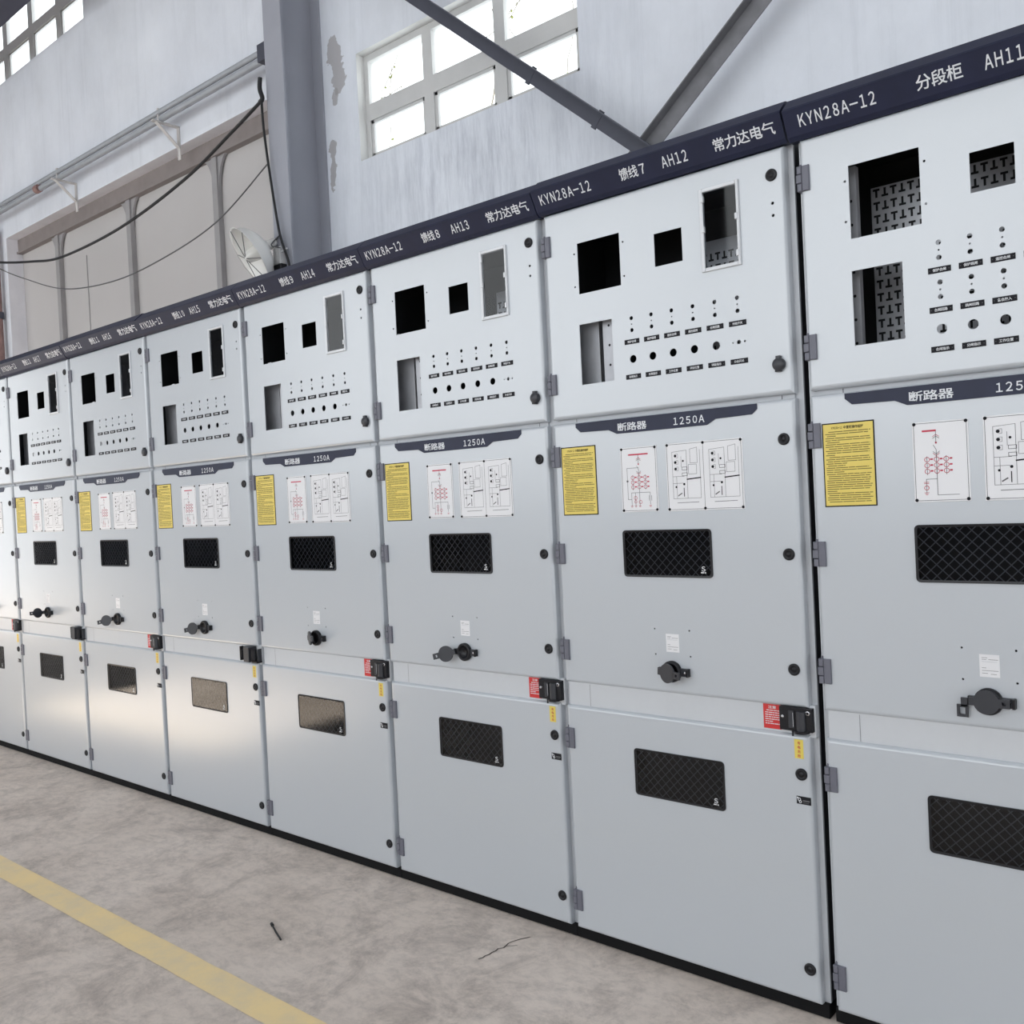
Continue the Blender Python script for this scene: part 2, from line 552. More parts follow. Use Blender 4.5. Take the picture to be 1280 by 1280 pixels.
# --- windows: white aluminium frames recessed in the wall
def window(name, opening, cols, rows, sash_row):
    """cols/rows: pane extents on the frame plane"""
    x0, x1, z0, z1 = opening
    yf = YW + .075
    w = MB()
    holes = [(a, b, c, e) for (a, b) in cols for (c, e) in rows]
    panel_with_openings(w, x0, x1, z0, z1, holes, lambda x, z: (x, yf, z), 'window_white')
    for (a, b, c, e) in holes:
        d = yf + .05
        w.face([(a, yf, c), (a, yf, e), (a, d, e), (a, d, c)], 'window_white')
        w.face([(b, yf, c), (b, d, c), (b, d, e), (b, yf, e)], 'window_white')
        w.face([(a, yf, e), (b, yf, e), (b, d, e), (a, d, e)], 'window_white')
        w.face([(a, yf, c), (a, d, c), (b, d, c), (b, yf, c)], 'window_white')
    top = put(name, w.data(name), kind='structure')
    for (a, b) in cols:
        for k, (c, e) in enumerate(rows):
            if k == sash_row:                # opening sash: a slimmer frame inside
                t = MB()
                for (p, q, r_, s_) in ((a, a + .028, c, e), (b - .028, b, c, e), (a, b, c, c + .022), (a, b, e - .022, e)):
                    t.box(p, q, yf + .012, yf + .04, r_, s_, 'window_white')
                put('sash', t.data('sash'), top)
            p = MB()
            p.rect(a, b, c, e, yf + .03, 'window_glass')
            put('pane', p.data('pane'), top)
    return top

window('window_1', WIN1, [(-3.739, -3.140), (-3.043, -2.443), (-2.346, -1.735)], [(4.075, 4.350), (4.477, 4.805)], 0)
window('window_2', WIN2, [(-10.90, -10.36), (-10.234, -9.640), (-9.520, -8.920), (-8.810, -8.180)], [(6.78, 7.095), (7.205, 7.64)], 0)

# --- steel gate closing the big opening
gy = YW + .165
g = MB()
g.box(-10.42, -4.70, gy - .03, gy + .05, 4.72, 4.90, 'gate_beam')
g.box(-10.42, -4.70, gy - .05, gy + .05, 4.70, 4.722, 'gate_beam')
gate = put('door_1', g.data('door_1'), kind='structure')
posts = [-9.34, -7.65, -6.01]
edges = [-10.42] + posts + [-4.70]
for a, b in zip(edges, edges[1:]):
    p = MB()
    p.box(a, b, gy + .02, gy + .05, 0.02, 4.74, 'gate_panel')
    put('gate_panel', p.data('gate_panel'), gate)
pm = MB()
pm.box(-.042, .042, -.03, .022, 0.02, 4.72, 'gate_post')
for s in (-1, 1):                            # curved gussets under the top beam
    arc = [(s * (.04 + .16 * (1 - math.sin(t))), 4.705 - .38 * (1 - math.cos(t))) for t in [math.pi / 2 * i / 8 for i in range(9)]]
    poly = [(s * .0, 4.705)] + [(x, z) for x, z in arc] + [(s * .0, 4.3)]
    if s > 0: poly = list(reversed(poly))
    pm.prism(poly, -.012, .012, 'gate_post')
pd = pm.data('gate_post')
for x in posts:
    put('gate_post', pd, gate, (x, gy - .005, 0))
sm_ = MB()
sm_.box(-8.72, -8.712, gy + .012, gy + .021, 3.2, 4.35, 'gate_post')
put('panel_seam', sm_.data('panel_seam'), gate)

# --- steel column, H section
def h_column(x, y0, y1, w, label):
    c = MB()
    c.box(x - w / 2, x + w / 2, y0, y0 + .016, 0, ROOF - .05, 'steel_grey')
    c.box(x - w / 2, x + w / 2, y1 - .016, y1, 0, ROOF - .05, 'steel_grey')
    c.box(x - .006, x + .006, y0 + .016, y1 - .016, 0, ROOF - .05, 'steel_grey')
    return put('steel_column', c.data('steel_column'), label=label, cat='column')
h_column(-4.30, 2.209, 2.598, .222, 'grey painted steel H column between the gate and the wide window')

# --- cross braces behind the cabinets, angle section
def brace(a, b, m, label, w=.078, plates=()):
    t = MB()
    a = Vector(a); b = Vector(b); d = (b - a).normalized()
    n = Vector((0, -1, 0)); s_ = d.cross(n).normalized()
    if s_.z < 0: s_ = -s_
    t.beam(a, b, .007, w, m, s_)
    t.beam(a + s_ * w / 2 + Vector((0, -.03, 0)), b + s_ * w / 2 + Vector((0, -.03, 0)), .06, .007, m, s_)
    root = put('steel_brace', t.data('steel_brace'), label=label, cat='brace')
    for k in plates:
        q = MB()
        c = a + d * k
        q.beam(c - s_ * (w / 2 + .012), c + s_ * (w / 2 + .012), .012, .035, m, d)
        put('stitch_plate', q.data('stitch_plate'), root)
    return root
P0 = Vector((-1.117, 2.36, 3.327)); d1 = Vector((1.733, 0, -1.498)).normalized(); d2 = Vector((.717, 0, .563)).normalized()
brace(P0 - d1 * 4.0, P0 + d1 * 3.2, 'steel_dark', 'dark steel angle brace sloping down in front of the window', .085, (2.98, 3.62))
P1 = P0 + Vector((0, .06, 0))
brace(P1 - d2 * 3.6, P1 + d2 * 3.6, 'steel_brace', 'weathered grey steel angle brace rising to the right of the window', .10)

# --- dark beam running along the wall up by the roof
t = MB()
t.box(-14.8, 7.5, 1.74, 2.0, 6.645, 6.67, 'beam_dark')
t.box(-14.8, 7.5, 1.86, 1.88, 6.67, 7.3, 'beam_dark')
t.box(-14.8, 7.5, 1.74, 2.0, 7.3, 7.325, 'beam_dark')
put('crane_beam', t.data('crane_beam'), label='dark steel crane beam crossing the high left window', cat='beam')

# --- pipe rail on wall brackets over the gate
root = bpy.data.objects.new('pipe_rail', None); col.objects.link(root)
root['label'] = 'grey twin pipe rail on triangular wall brackets above the gate'; root['category'] = 'pipe'
t = MB(); t.tube([(-14.5, 2.40, 5.160), (-4.38, 2.40, 5.125)], .024, 'pipe_grey', 10); put('pipe', t.data('pipe'), root)
t = MB(); t.tube([(-14.5, 2.42, 5.105), (-4.38, 2.42, 5.070)], .030, 'pipe_grey', 10); put('pipe', t.data('pipe'), root)
t = MB()
t.box(-.022, .022, .19, .20, -.31, .0, 'bracket_steel')
t.box(-.022, .022, -.07, .20, -.012, .0, 'bracket_steel')
t.beam((0, -.03, -.01), (0, .19, -.20), .04, .010, 'bracket_steel')
t.box(-.010, .010, -.012, .012, 0, .12, 'bracket_steel')
bd = t.data('bracket')
for x, z in ((-6.36, 5.05), (-8.49, 5.06), (-10.75, 5.068)):
    put('bracket', bd, root, (x, 2.40, z))
t = MB(); t.cyl((-9.05, 2.41, 5.09), (1, 0, 0), .045, .09, 'rust_pipe', 12); put('coupling', t.data('coupling'), root)
t = MB(); t.box(-4.72, -4.60, 2.36, 2.45, 5.03, 5.17, 'steel_dark'); put('clamp', t.data('clamp'), root)
# rusty down pipe on the far side of the gate
t = MB(); t.tube([(-10.56, 2.52, .02), (-10.56, 2.52, 4.98)], .05, 'rust_pipe', 10)
t.cyl((-10.56, 2.52, 3.9), (0, 0, 1), .065, .08, 'steel_dark', 10)
put('down_pipe', t.data('down_pipe'), label='rusty vertical down pipe beside the white gate jamb', cat='pipe')

# --- cables
def smooth_path(pts, n=8):
    pts = [Vector(p) for p in pts]; out = []
    for i in range(len(pts) - 1):
        p0, p1, p2, p3 = pts[max(i - 1, 0)], pts[i], pts[i + 1], pts[min(i + 2, len(pts) - 1)]
        for k in range(n):
            t = k / n
            out.append(.5 * ((2 * p1) + (p2 - p0) * t + (2 * p0 - 5 * p1 + 4 * p2 - p3) * t * t + (3 * p1 - p0 - 3 * p2 + p3) * t ** 3))
    out.append(pts[-1]); return out
def Zs(l): return [(x, y, z + ZF) for x, y, z in l]
cy = 2.17
def onto(l, yy):                             # points measured on y = 2.1, moved along with depth
    k = (yy + 2.2745) / (2.1 + 2.2745)
    return [(1.761 + (x - 1.761) * k, yy, 1.328 + (z - 1.328) * k) for x, z in l]
cab = onto([(-10.9, 4.66), (-10.2, 4.45), (-9.353, 4.249), (-8.533, 4.094), (-7.822, 3.999), (-6.621, 4.021), (-5.486, 4.173), (-4.744, 4.364), (-4.351, 4.478)], cy)
t = MB(); t.tube(smooth_path(Zs([(-12.6, 2.58, 5.6)] + cab)), .013, 'cable_black', 8)
hook = onto([(-4.351, 4.478), (-4.318, 4.50), (-4.345, 4.58), (-4.334, 4.662)], cy)
t.tube(smooth_path(Zs(hook)), .018, 'cable_black', 8)
drop = onto([(-4.33, 4.49), (-4.322, 4.271), (-4.27, 3.885), (-4.19, 3.439), (-4.09, 3.175), (-4.06, 2.9), (-4.1, 1.6)], cy)
t.tube(smooth_path(Zs(drop)), .010, 'cable_black', 8)
put('power_cable', t.data('power_cable'), label='thick black cable sagging across the gate and down the column', cat='cable')
thin = onto([(-9.9, 4.42), (-9.362, 4.18), (-8.753, 3.957), (-7.826, 3.676), (-6.828, 3.562), (-5.944, 3.587), (-5.038, 3.712), (-4.30, 3.988)], cy + .02)
t = MB(); t.tube(smooth_path(Zs([(-11.6, 2.58, 5.2)] + thin)), .006, 'wire_grey', 6)
put('thin_wire', t.data('thin_wire'), label='thin grey wire sagging low in front of the gate', cat='wire')

# --- flood lamp with its switch box
lp = bpy.data.objects.new('flood_lamp', None); col.objects.link(lp); lp.location = (-4.43, 2.12, 3.42)
lp['label'] = 'pale dome flood lamp on a thin arm beside the steel column'; lp['category'] = 'lamp'
ax = Vector((-.30, -.72, -.50)).normalized()
c0 = Vector((.03, 0, .0))
t = MB(); t.lathe(c0, ax, [(.03, -.02), (.07, 0), (.14, .03), (.20, .08), (.235, .15), (.245, .16), (.228, .15), (.19, .08), (.12, .035), (.0, .02)], 'lamp_shade', 24)
put('lamp_shade', t.data('lamp_shade'), lp)
t = MB(); t.lathe(c0 + ax * .03, ax, [(.0, .0), (.05, .0), (.06, .06), (.045, .14), (.0, .17)], 'lamp_glass', 16)
put('bulb', t.data('bulb'), lp)
t = MB(); t.lathe(c0, -ax, [(.035, .0), (.04, .03), (.03, .09), (.0, .09)], 'lamp_shade', 14)
put('socket', t.data('socket'), lp)
t = MB()
tt = ax.orthogonal().normalized(); bb = ax.cross(tt)
for k in range(3):
    dv = tt * math.cos(k * math.pi / 3) + bb * math.sin(k * math.pi / 3)
    t.tube([c0 + ax * .155 - dv * .235, c0 + ax * .19, c0 + ax * .155 + dv * .235], .003, 'wire_grey', 6)
put('wire_guard', t.data('wire_guard'), lp)
t = MB(); t.tube(smooth_path([c0 - ax * .08, c0 - ax * .12 + Vector((.02, 0, .03)), (.10, .0, .0), (.17, .03, -.03)]), .005, 'wire_grey', 6)
put('lamp_arm', t.data('lamp_arm'), lp)
sb = bpy.data.objects.new('switch_box', None); col.objects.link(sb); sb.location = (-4.325, 2.19, 3.335)
sb['label'] = 'small white switch box with black socket on the column'; sb['category'] = 'switch box'
t = MB(); t.bbox(-.045, .045, -.03, .02, -.06, .075, 'box_white', .005); put('box', t.data('box'), sb)
t = MB(); t.bbox(-.035, .06, -.04, .02, -.13, -.062, 'black_plastic', .005); put('socket', t.data('socket'), sb)
t = MB(); t.tube([(.04, -.01, .03), (.11, -.01, .045)], .008, 'box_white', 8); put('pin', t.data('pin'), sb)

# --- vines outside the window
def vine(x, z, n, seedv, label):
    rnd = random.Random(seedv); v = MB()
    v.tube(smooth_path([(x, 2.85, z - .75), (x + .05, 2.95, z - .4), (x, 3.05, z)]), .006, 'twig', 6)
    for k in range(n):
        p = Vector((x + rnd.uniform(-.25, .25), 3.0 + rnd.uniform(0, .15), z + rnd.uniform(-.1, .1))); pts = [p]
        d = Vector((rnd.uniform(-1, 1), 0, rnd.uniform(-.3, .8))).normalized()
        for i in range(6):
            d = (d + Vector((rnd.uniform(-.5, .5), 0, rnd.uniform(-.4, .4)))).normalized(); p = p + d * .09; pts.append(p)
        v.tube(pts, .0035, 'twig', 5)
        for i in range(5):
            q = rnd.choice(pts); a = rnd.uniform(0, 6.28); r = rnd.uniform(.015, .03)
            e1 = Vector((math.cos(a), .3, math.sin(a))) * r; e2 = Vector((-math.sin(a), .2, math.cos(a))) * r * .5
            v.face([q, q + e1 * .5 + e2, q + e1, q + e1 * .5 - e2], 'leaf')
    put('vine', v.data('vine'), label=label, cat='vine')
vine(-4.15, 4.62, 5, 1, 'pale leafy vine outside the window pane beside the column')
vine(-2.75, 4.72, 3, 2, 'bare twig vine outside the middle window pane')
vine(-2.0, 4.35, 3, 3, 'small dry vine outside the lower window pane behind the brace')

# --- floor marking, crack and litter
t = MB()
rnd = random.Random(3)
a0 = Vector((-6.2, -.815, .0015)); a1 = Vector((1.8, -.806, .0015)); n = 160
L1, L2 = [], []
for i in range(n + 1):
    p = a0.lerp(a1, i / n)
    L1.append((p.x, p.y + .050 + .004 * noise.noise(Vector((p.x * 9, 0, 1))), p.z)); L2.append((p.x, p.y - .050 + .004 * noise.noise(Vector((p.x * 9, 5, 1))), p.z))
for i in range(n):
    t.face([L2[i], L2[i + 1], L1[i + 1], L1[i]], 'floor_yellow')
put('floor_marking', t.data('floor_marking'), label='worn yellow painted line along the concrete floor', cat='floor line')
t = MB()
t.tube([(-.893, -.497, .006), (-.84, -.52, .006), (-.784, -.541, .004)], .0032, 'cable_black', 6)
t.cyl((-.900, -.494, .007), (.92, -.38, 0), .0055, .014, 'cable_black', 8)
put('screw', t.data('screw'), label='thin dark screw lying on the concrete between the line and cabinets', cat='screw')
t = MB()
def crack(pts):
    for (a, b), (c, d_) in zip(pts, pts[1:]):
        w = .0022
        t.face([(a - w, b, .001), (a + w, b, .001), (c + w, d_, .001), (c - w, d_, .001)], 'grime')

# ------------------------------------------------------------------ switchgear cabinets
# local frame: x across the front, y = 0 the door faces, z = 0 the door bottoms
U0, U1 = -.022, .778
DL, DR = -.011, .763
HOLE = 0.0024

def ring_cell(mb, cx, cz, r, h, m, seg=16):
    """square cell of half size h with a round hole"""
    for i in range(seg):
        a, b = 2 * math.pi * i / seg, 2 * math.pi * (i + 1) / seg
        def sq(t):
            c, s = math.cos(t), math.sin(t); k = h / max(abs(c), abs(s)); return (cx + c * k, 0, cz + s * k)
        def ci(t, y=0): return (cx + r * math.cos(t), y, cz + r * math.sin(t))
        mb.face([ci(a), sq(a), sq(b), ci(b)], m)
        mb.face([ci(a), ci(b), ci(b, HOLE), ci(a, HOLE)], m)

def fill(mb, x0, x1, z0, z1, holes, m):
    if x1 - x0 < 1e-6 or z1 - z0 < 1e-6: return
    if not holes:
        mb.rect(x0, x1, z0, z1, 0, m); return
    if len(holes) == 1:
        h = holes[0]
        fill(mb, x0, x1, z0, h[2], [], m); fill(mb, x0, x1, h[3], z1, [], m)
        fill(mb, x0, h[0], h[2], h[3], [], m); fill(mb, h[1], x1, h[2], h[3], [], m)
        if h[4] is None:
            a, b, c, d = h[:4]
            for q in ([(a, 0, c), (a, 0, d), (a, HOLE, d), (a, HOLE, c)], [(b, 0, d), (b, 0, c), (b, HOLE, c), (b, HOLE, d)],
                      [(a, 0, d), (b, 0, d), (b, HOLE, d), (a, HOLE, d)], [(b, 0, c), (a, 0, c), (a, HOLE, c), (b, HOLE, c)]):
                mb.face(q, m)
        else:
            ring_cell(mb, (h[0] + h[1]) / 2, (h[2] + h[3]) / 2, h[4], (h[1] - h[0]) / 2, m)
        return
    for axis in (0, 1):
        lo, hi = (0, 1) if axis == 0 else (2, 3)
        for c in sorted({h[hi] for h in holes} | {h[lo] for h in holes}):
            if any(h[lo] < c - 1e-7 and h[hi] > c + 1e-7 for h in holes): continue
            A = [h for h in holes if h[hi] <= c + 1e-7]; B = [h for h in holes if h[lo] >= c - 1e-7]
            if A and B:
                if axis == 0:
                    fill(mb, x0, c, z0, z1, A, m); fill(mb, c, x1, z0, z1, B, m)
                else:
                    fill(mb, x0, x1, z0, c, A, m); fill(mb, x0, x1, c, z1, B, m)
                return
    raise ValueError('holes not separable')

def rd(x, z, r):
    k = r * 1.12
    return (x - k, x + k, z - k, z + k, r)
def rc(x0, x1, z0, z1): return (x0, x1, z0, z1, None)

def door(z0, z1, holes):
    mb = MB(); c = .010
    fill(mb, DL + c, DR - c, z0 + c, z1 - c, holes, 'paint')
    prof = [(c, 0), (c * .62, c * .08), (c * .30, c * .30), (c * .08, c * .62), (0, c), (0, .026), (.012, .026)]
    def rect_at(i, y): return [(DL + i, y, z0 + i), (DR - i, y, z0 + i), (DR - i, y, z1 - i), (DL + i, y, z1 - i)]
    for (a, b) in zip(prof, prof[1:]):
        ra, rb = rect_at(*a), rect_at(*b)
        for k in range(4):
            j = (k + 1) % 4
            mb.face([ra[k], rb[k], rb[j], ra[j]], 'paint')
    return mb

CU = [.290, .3555, .421, .487, .553, .619]
H_STD = [rc(.112, .261, 1.924, 2.074), rc(.376, .464, 1.953, 2.044), rc(.107, .223, 1.656, 1.834), rc(.535, .629, 1.919, 2.118)]
H_STD += [rd(x, z, .0058) for x in CU for z in (1.825, 1.791)] + [rd(x, 1.808, .0022) for x in CU]
H_STD += [rd(x, 1.709, .0112) for x in CU[:5]] + [rd(CU[5], 1.709, .0055), rd(CU[5] + .017, 1.709, .0028), rd(CU[5] - .017, 1.709, .0022)]
H_STD += [rd(.100, 2.045, .003), rd(.098, 1.948, .003), rd(.273, 2.045, .003), rd(.273, 1.948, .003)]
H_STD += [rd(.729, 2.045, .0040), rd(.729, 2.014, .0040)]
BU = [.306, .372, .4375, .503, .569, .635]
H_BUS = [rc(.109, .272, 1.912, 2.087), rc(.378, .468, 1.955, 2.044), rc(.107, .225, 1.656, 1.835)]
H_BUS += [rd(x, z, .0058) for x in BU for z in (1.862, 1.828, 1.772, 1.739)] + [rd(x, z, .0022) for x in BU for z in (1.845, 1.7555)]
H_BUS += [rd(x, 1.666, .0112) for x in BU]
H_BUS += [rd(.100, 2.052, .003), rd(.098, 1.955, .003), rd(.283, 2.052, .003), rd(.283, 1.955, .003)]
MESHW = (.227, .513, 1.087, 1.221)
LOWW = (.231, .519, .454, .589)
H_MID = [rd(x, z, .0026) for x in (.319, .431) for z in (.940, .868)]

D = {}
D['upper'] = door(1.560, 2.182, H_STD).data('upper_door')
D['upper_bus'] = door(1.560, 2.182, H_BUS).data('upper_door')
D['mid'] = door(.760, 1.547, [rc(MESHW[0] + .004, MESHW[1] - .004, MESHW[2] + .004, MESHW[3] - .004)] + H_MID).data('middle_door')
D['low'] = door(.0, .690, [rc(LOWW[0] + .004, LOWW[1] - .004, LOWW[2] + .004, LOWW[3] - .004)]).data('lower_door')

# carcass
mb = MB()
for a in (U0, U1 - .022):
    mb.box(a, a + .022, .0262, .034, 0, 2.20, 'frame_paint')
    mb.box(a, a + .022, .034, 1.5, 0, 2.20, 'side_sheet_shaded')
mb.box(U0 + .022, U1 - .022, .03, 1.5, 2.17, 2.20, 'frame_paint')
mb.box(U0 + .022, U1 - .022, .03, 1.5, 0, .012, 'frame_paint')
mb.box(U0 + .022, U1 - .022, 1.48, 1.5, .012, 2.17, 'frame_paint')
mb.box(U0 + .022, U1 - .022, .02, .62, 1.542, 1.566, 'frame_paint')
mb.box(U0 + .022, U1 - .022, .03, 1.48, .715, .735, 'frame_paint')
mb.box(U0 + .022, U1 - .022, .30, .31, 1.566, 2.17, 'inside_shade')
mb.box(U0 + .022, U0 + .024, .05, .30, 1.566, 2.17, 'inside_shade')
mb.box(U0 + .022, U1 - .022, .05, .30, 2.165, 2.17, 'inside_shade')
mb.box(U0 + .022, U0 + .024, .05, .40, .012, 1.54, 'inside_shade')
mb.box(U0 + .022, U1 - .022, .40, .41, .735, 1.542, 'inside_shade')
mb.box(U0 + .022, U1 - .022, .40, .41, .012, .715, 'inside_shade')
D['carcass'] = mb.data('carcass')
mb = MB()
mb.box(U0 + .01, U1 - .01, .075, 1.45, -ZF, .0, 'skirt_shadow')
mb.box(U0 + .001, U1 - .001, .016, 1.47, -ZF + .004, .0, 'skirt_shadow')  # strip brought forward as the dark shadow band under the doors
D['plinth'] = mb.data('plinth')
# inner mounting plate with T slots
def t_plate(x0, x1, z0, z1):
    mb = MB(); py = .215
    mb.box(x0, x1, py, py + .002, z0, z1, 'galvanised')
    zz = z0 + .02
    while zz < z1 - .015:
        i = 0; xx = x0 + .014
        while xx < x1 - .01:
            s = 1 if i % 2 == 0 else -1
            mb.rect(xx - .0085, xx + .0085, zz + s * .0085 - .0028, zz + s * .0085 + .0028, py - .0006, 'slot_black')
            mb.rect(xx - .0028, xx + .0028, zz - .011, zz + .011, py - .0005, 'slot_black')
            xx += .0214; i += 1
        zz += .0335
    return mb.data('mounting_plate')
D['plate_bus'] = t_plate(.086, .70, 1.58, 2.085)
D['plate'] = t_plate(.40, .58, 1.58, 2.05)
def strip(x0, x1, y, z0, z1, hx):
    mb = MB()
    mb.box(x0, x1, y, y + .002, z0, z1, 'galvanised')
    mb.box(x1 - .002, x1, y + .002, y + .02, z0, z1, 'galvanised')
    for k in range(int((z1 - z0) / .058)):
        if hx is not None: mb.disc(hx, z0 + .03 + k * .058, .0038, y - .0005, 'slot_black', 10)
    return mb.data('mounting_strip')
D['strip_bus'] = strip(.070, .108, .05, 1.58, 2.10, .094)
D['panel_std'] = strip(.040, .142, .05, 1.62, 1.90, None)
D['strip_std'] = strip(.166, .222, .035, 1.62, 1.90, .188)

# header
HP = [(.02, 2.182), (-.003, 2.180), (-.014, 2.189), (-.0445, 2.246), (-.041, 2.251), (-.006, 2.283), (.02, 2.288), (.02, 2.182)]
hn = Vector((0, -(2.246 - 2.189), -(.0445 - .014))).normalized()   # outward normal of the lettered face
def header(texts, ext=0.0):
    mb = MB(); a, b = U0 + .0012 - ext, U1 - .0012
    for (p, q) in zip(HP, HP[1:]):
        mb.face([(a, p[0], p[1]), (b, p[0], p[1]), (b, q[0], q[1]), (a, q[0], q[1])], 'navy')
    mb.face([(a, y, z) for y, z in HP[:-1]][::1], 'navy')
    mb.face([(b, y, z) for y, z in HP[:-1]][::-1], 'navy')
    def fn(x, z):                             # z is the height on the leaning face
        t = (z - 2.189) / (2.246 - 2.189)
        return Vector((x, -.014 - t * .0305, z)) + hn * .0006
    for (s, x0, x1) in texts:
        cjk = ord(s[0]) > 255
        mb.text(s, x0, x1, 2.2045 if not cjk else 2.2035, 2.2315 if not cjk else 2.2335, fn, 'letter_white')
    return mb.data('header')

# small fittings ------------------------------------------------
mb = MB()
mb.bbox(-.004, .0135, -.007, .012, -.031, .031, 'hinge_grey', .0015)
for (a, b) in ((-.031, -.012), (-.0105, .0105), (.012, .031)):
    mb.bbox(-.0185 if abs(a) < .011 else -.0165, -.0045, -.008, .026, a, b, 'hinge_grey', .0015)
mb.cyl((-.010, .004, .031), (0, 0, 1), .004, .006, 'hinge_grey', 8)
D['hinge'] = mb.data('hinge')
mb = MB()
mb.lathe((0, 0, 0), (0, -1, 0), [(.0155, .0), (.0155, .003), (.0135, .005), (.0095, .005), (.0085, .002), (.006, .002), (.005, .004), (.0, .004)], 'black_plastic', 20)
D['lock'] = mb.data('door_lock')
mb = MB()
mb.lathe((0, 0, 0), (0, -1, 0), [(.0165, .0), (.0165, .010), (.0145, .013), (.0, .013)], 'grey_plastic', 20)
mb.bbox(-.006, .006, -.012, .0, .012, .0215, 'grey_plastic', .001)
mb.bbox(-.009, .006, -.012, .0, -.0185, -.012, 'black_plastic', .001)
D['cap'] = mb.data('lock_cap')

def label_mesh(txt, w=.0495, h=.0135):
    mb = MB()
    mb.bbox(-w / 2, w / 2, -.0014, .0, -h / 2, h / 2, 'ink', .0004)
    mb.text(txt, -w * .29, w * .29, -h * .27, h * .27, front(-.0017), 'letter_white')
    mb.disc(-w * .42, 0, .0009, -.0017, 'ink_grey', 8); mb.disc(w * .42, 0, .0009, -.0017, 'ink_grey', 8)
    return mb.data('name_label')
LAB = {}
def lab(txt):
    if txt not in LAB: LAB[txt] = label_mesh(txt)
    return LAB[txt]
ROW1 = ['保护合闸', '保护跳闸', '遥控合闸', '遥控跳闸', '合闸回路', '储能开关']
ROW2 = ['合闸指示', '分闸指示', '工作位置', '试验位置', '储能指示', '分合开关']
BR1 = ['保护合闸', '保护跳闸', '遥控合闸', '遥控跳闸', '合闸回路', '储能开关']
BR2 = ['合闸回路', '跳闸回路', '备自投入', '合闸回路', '跳闸回路', '备自投入']
BR3 = ['合闸指示', '分闸指示', '工作位置', '试验位置', '储能指示', '分合开关']

# clear meter cover on the upper door
mb = MB()
o = (.523, .638, 1.908, 2.129); q = (.534, .630, 1.918, 2.119)
for (a, b, c, e) in ((o[0], q[0], o[2], o[3]), (q[1], o[1], o[2], o[3]), (q[0], q[1], o[2], q[2]), (q[0], q[1], q[3], o[3])):
    mb.bbox(a, b, -.006, .001, c, e, 'clear_rim', .0015)
for (x, z) in ((.5335, 2.10), (.5335, 2.02), (.6305, 2.035), (.6305, 1.94)):
    mb.bbox(x - .004, x + .004, -.009, 0, z - .008, z + .008, 'clear_rim', .001)
D['cover'] = mb.data('meter_cover')
mb = MB(); mb.rect(q[0], q[1], q[2], q[3], -.003, 'clear_pane'); D['cover_pane'] = mb.data('cover_pane')

def viewing(rect):
    """rounded black rim and dark glass of a viewing window"""
    x0, x1, z0, z1 = rect; r = .010
    def rr(i, rad):
        pts = []
        for (cx, cz, a0) in ((x1 - i - rad, z0 + i + rad, -90), (x1 - i - rad, z1 - i - rad, 0), (x0 + i + rad, z1 - i - rad, 90), (x0 + i + rad, z0 + i + rad, 180)):
            for k in range(5):
                t = math.radians(a0 + 90 * k / 4); pts.append((cx + rad * math.cos(t), cz + rad * math.sin(t)))
        return pts
    m = MB(); A, B = rr(0, r), rr(.006, r - .003); n = len(A)
    for k in range(n):
        j = (k + 1) % n
        m.face([(A[k][0], -.0004, A[k][1]), (A[j][0], -.0004, A[j][1]), (A[j][0], -.003, A[j][1]), (A[k][0], -.003, A[k][1])], 'black_plastic')
        m.face([(A[k][0], -.003, A[k][1]), (A[j][0], -.003, A[j][1]), (B[j][0], -.002, B[j][1]), (B[k][0], -.002, B[k][1])], 'black_plastic')
    m.face([(x, -.002, z) for x, z in B], 'dark_glass')
    # white maker's mark in the corner
    ex, ez = x1 - .028, z0 + .020
    m.text('S', ex - .006, ex + .006, ez - .002, ez + .012, front(-.0024), 'letter_white')
    m.rect(ex - .008, ex + .001, ez - .007, ez - .004, -.0024, 'letter_white'); m.rect(ex + .003, ex + .008, ez - .007, ez - .004, -.0024, 'letter_white')
    return m.data('viewing_window')
def lattice(rect):
    x0, x1, z0, z1 = rect[0] + .002, rect[1] - .002, rect[2] + .002, rect[3] - .002
    m = MB(); p = .0262; w = .0026; y = .012
    W, Hh = x1 - x0, z1 - z0
    for sgn in (1, -1):
        k = -Hh
        while k < W + Hh:
            # line x = k + sgn*t , z = t (from bottom)
            pts = []
            for t in (0, Hh):
                pts.append((k + (t if sgn > 0 else Hh - t), t))
            (xa, za), (xb, zb) = pts
            # clip in x
            def at(x): return za + (zb - za) * (x - xa) / (xb - xa)
            lo, hi = (xa, xb) if xa < xb else (xb, xa)
            l2, h2 = max(lo, 0), min(hi, W)
            if h2 - l2 > .002:
                m.line([(x0 + l2, z0 + at(l2)), (x0 + h2, z0 + at(h2))] if xa < xb else [(x0 + h2, z0 + at(h2)), (x0 + l2, z0 + at(l2))], w, y + (.0015 if sgn > 0 else 0), 'wire')
            k += p
    return m.data('wire_mesh')
D['view_mid'] = viewing(MESHW); D['view_low'] = viewing(LOWW)
D['lat_mid'] = lattice(MESHW); D['lat_low'] = lattice(LOWW)

# breaker nameplate
mb = MB()
mb.prism([(.077, 1.531), (.094, 1.516), (.195, 1.514), (.223, 1.501), (.515, 1.501), (.541, 1.515), (.647, 1.517), (.662, 1.530), (.662, 1.5435), (.077, 1.5435)], -.0025, .0, 'navy')
mb.text('断路器', .228, .326, 1.507, 1.531, front(-.003), 'letter_white')
mb.text('1250A', .413, .509, 1.509, 1.530, front(-.003), 'letter_white')
D['nameplate'] = mb.data('nameplate')

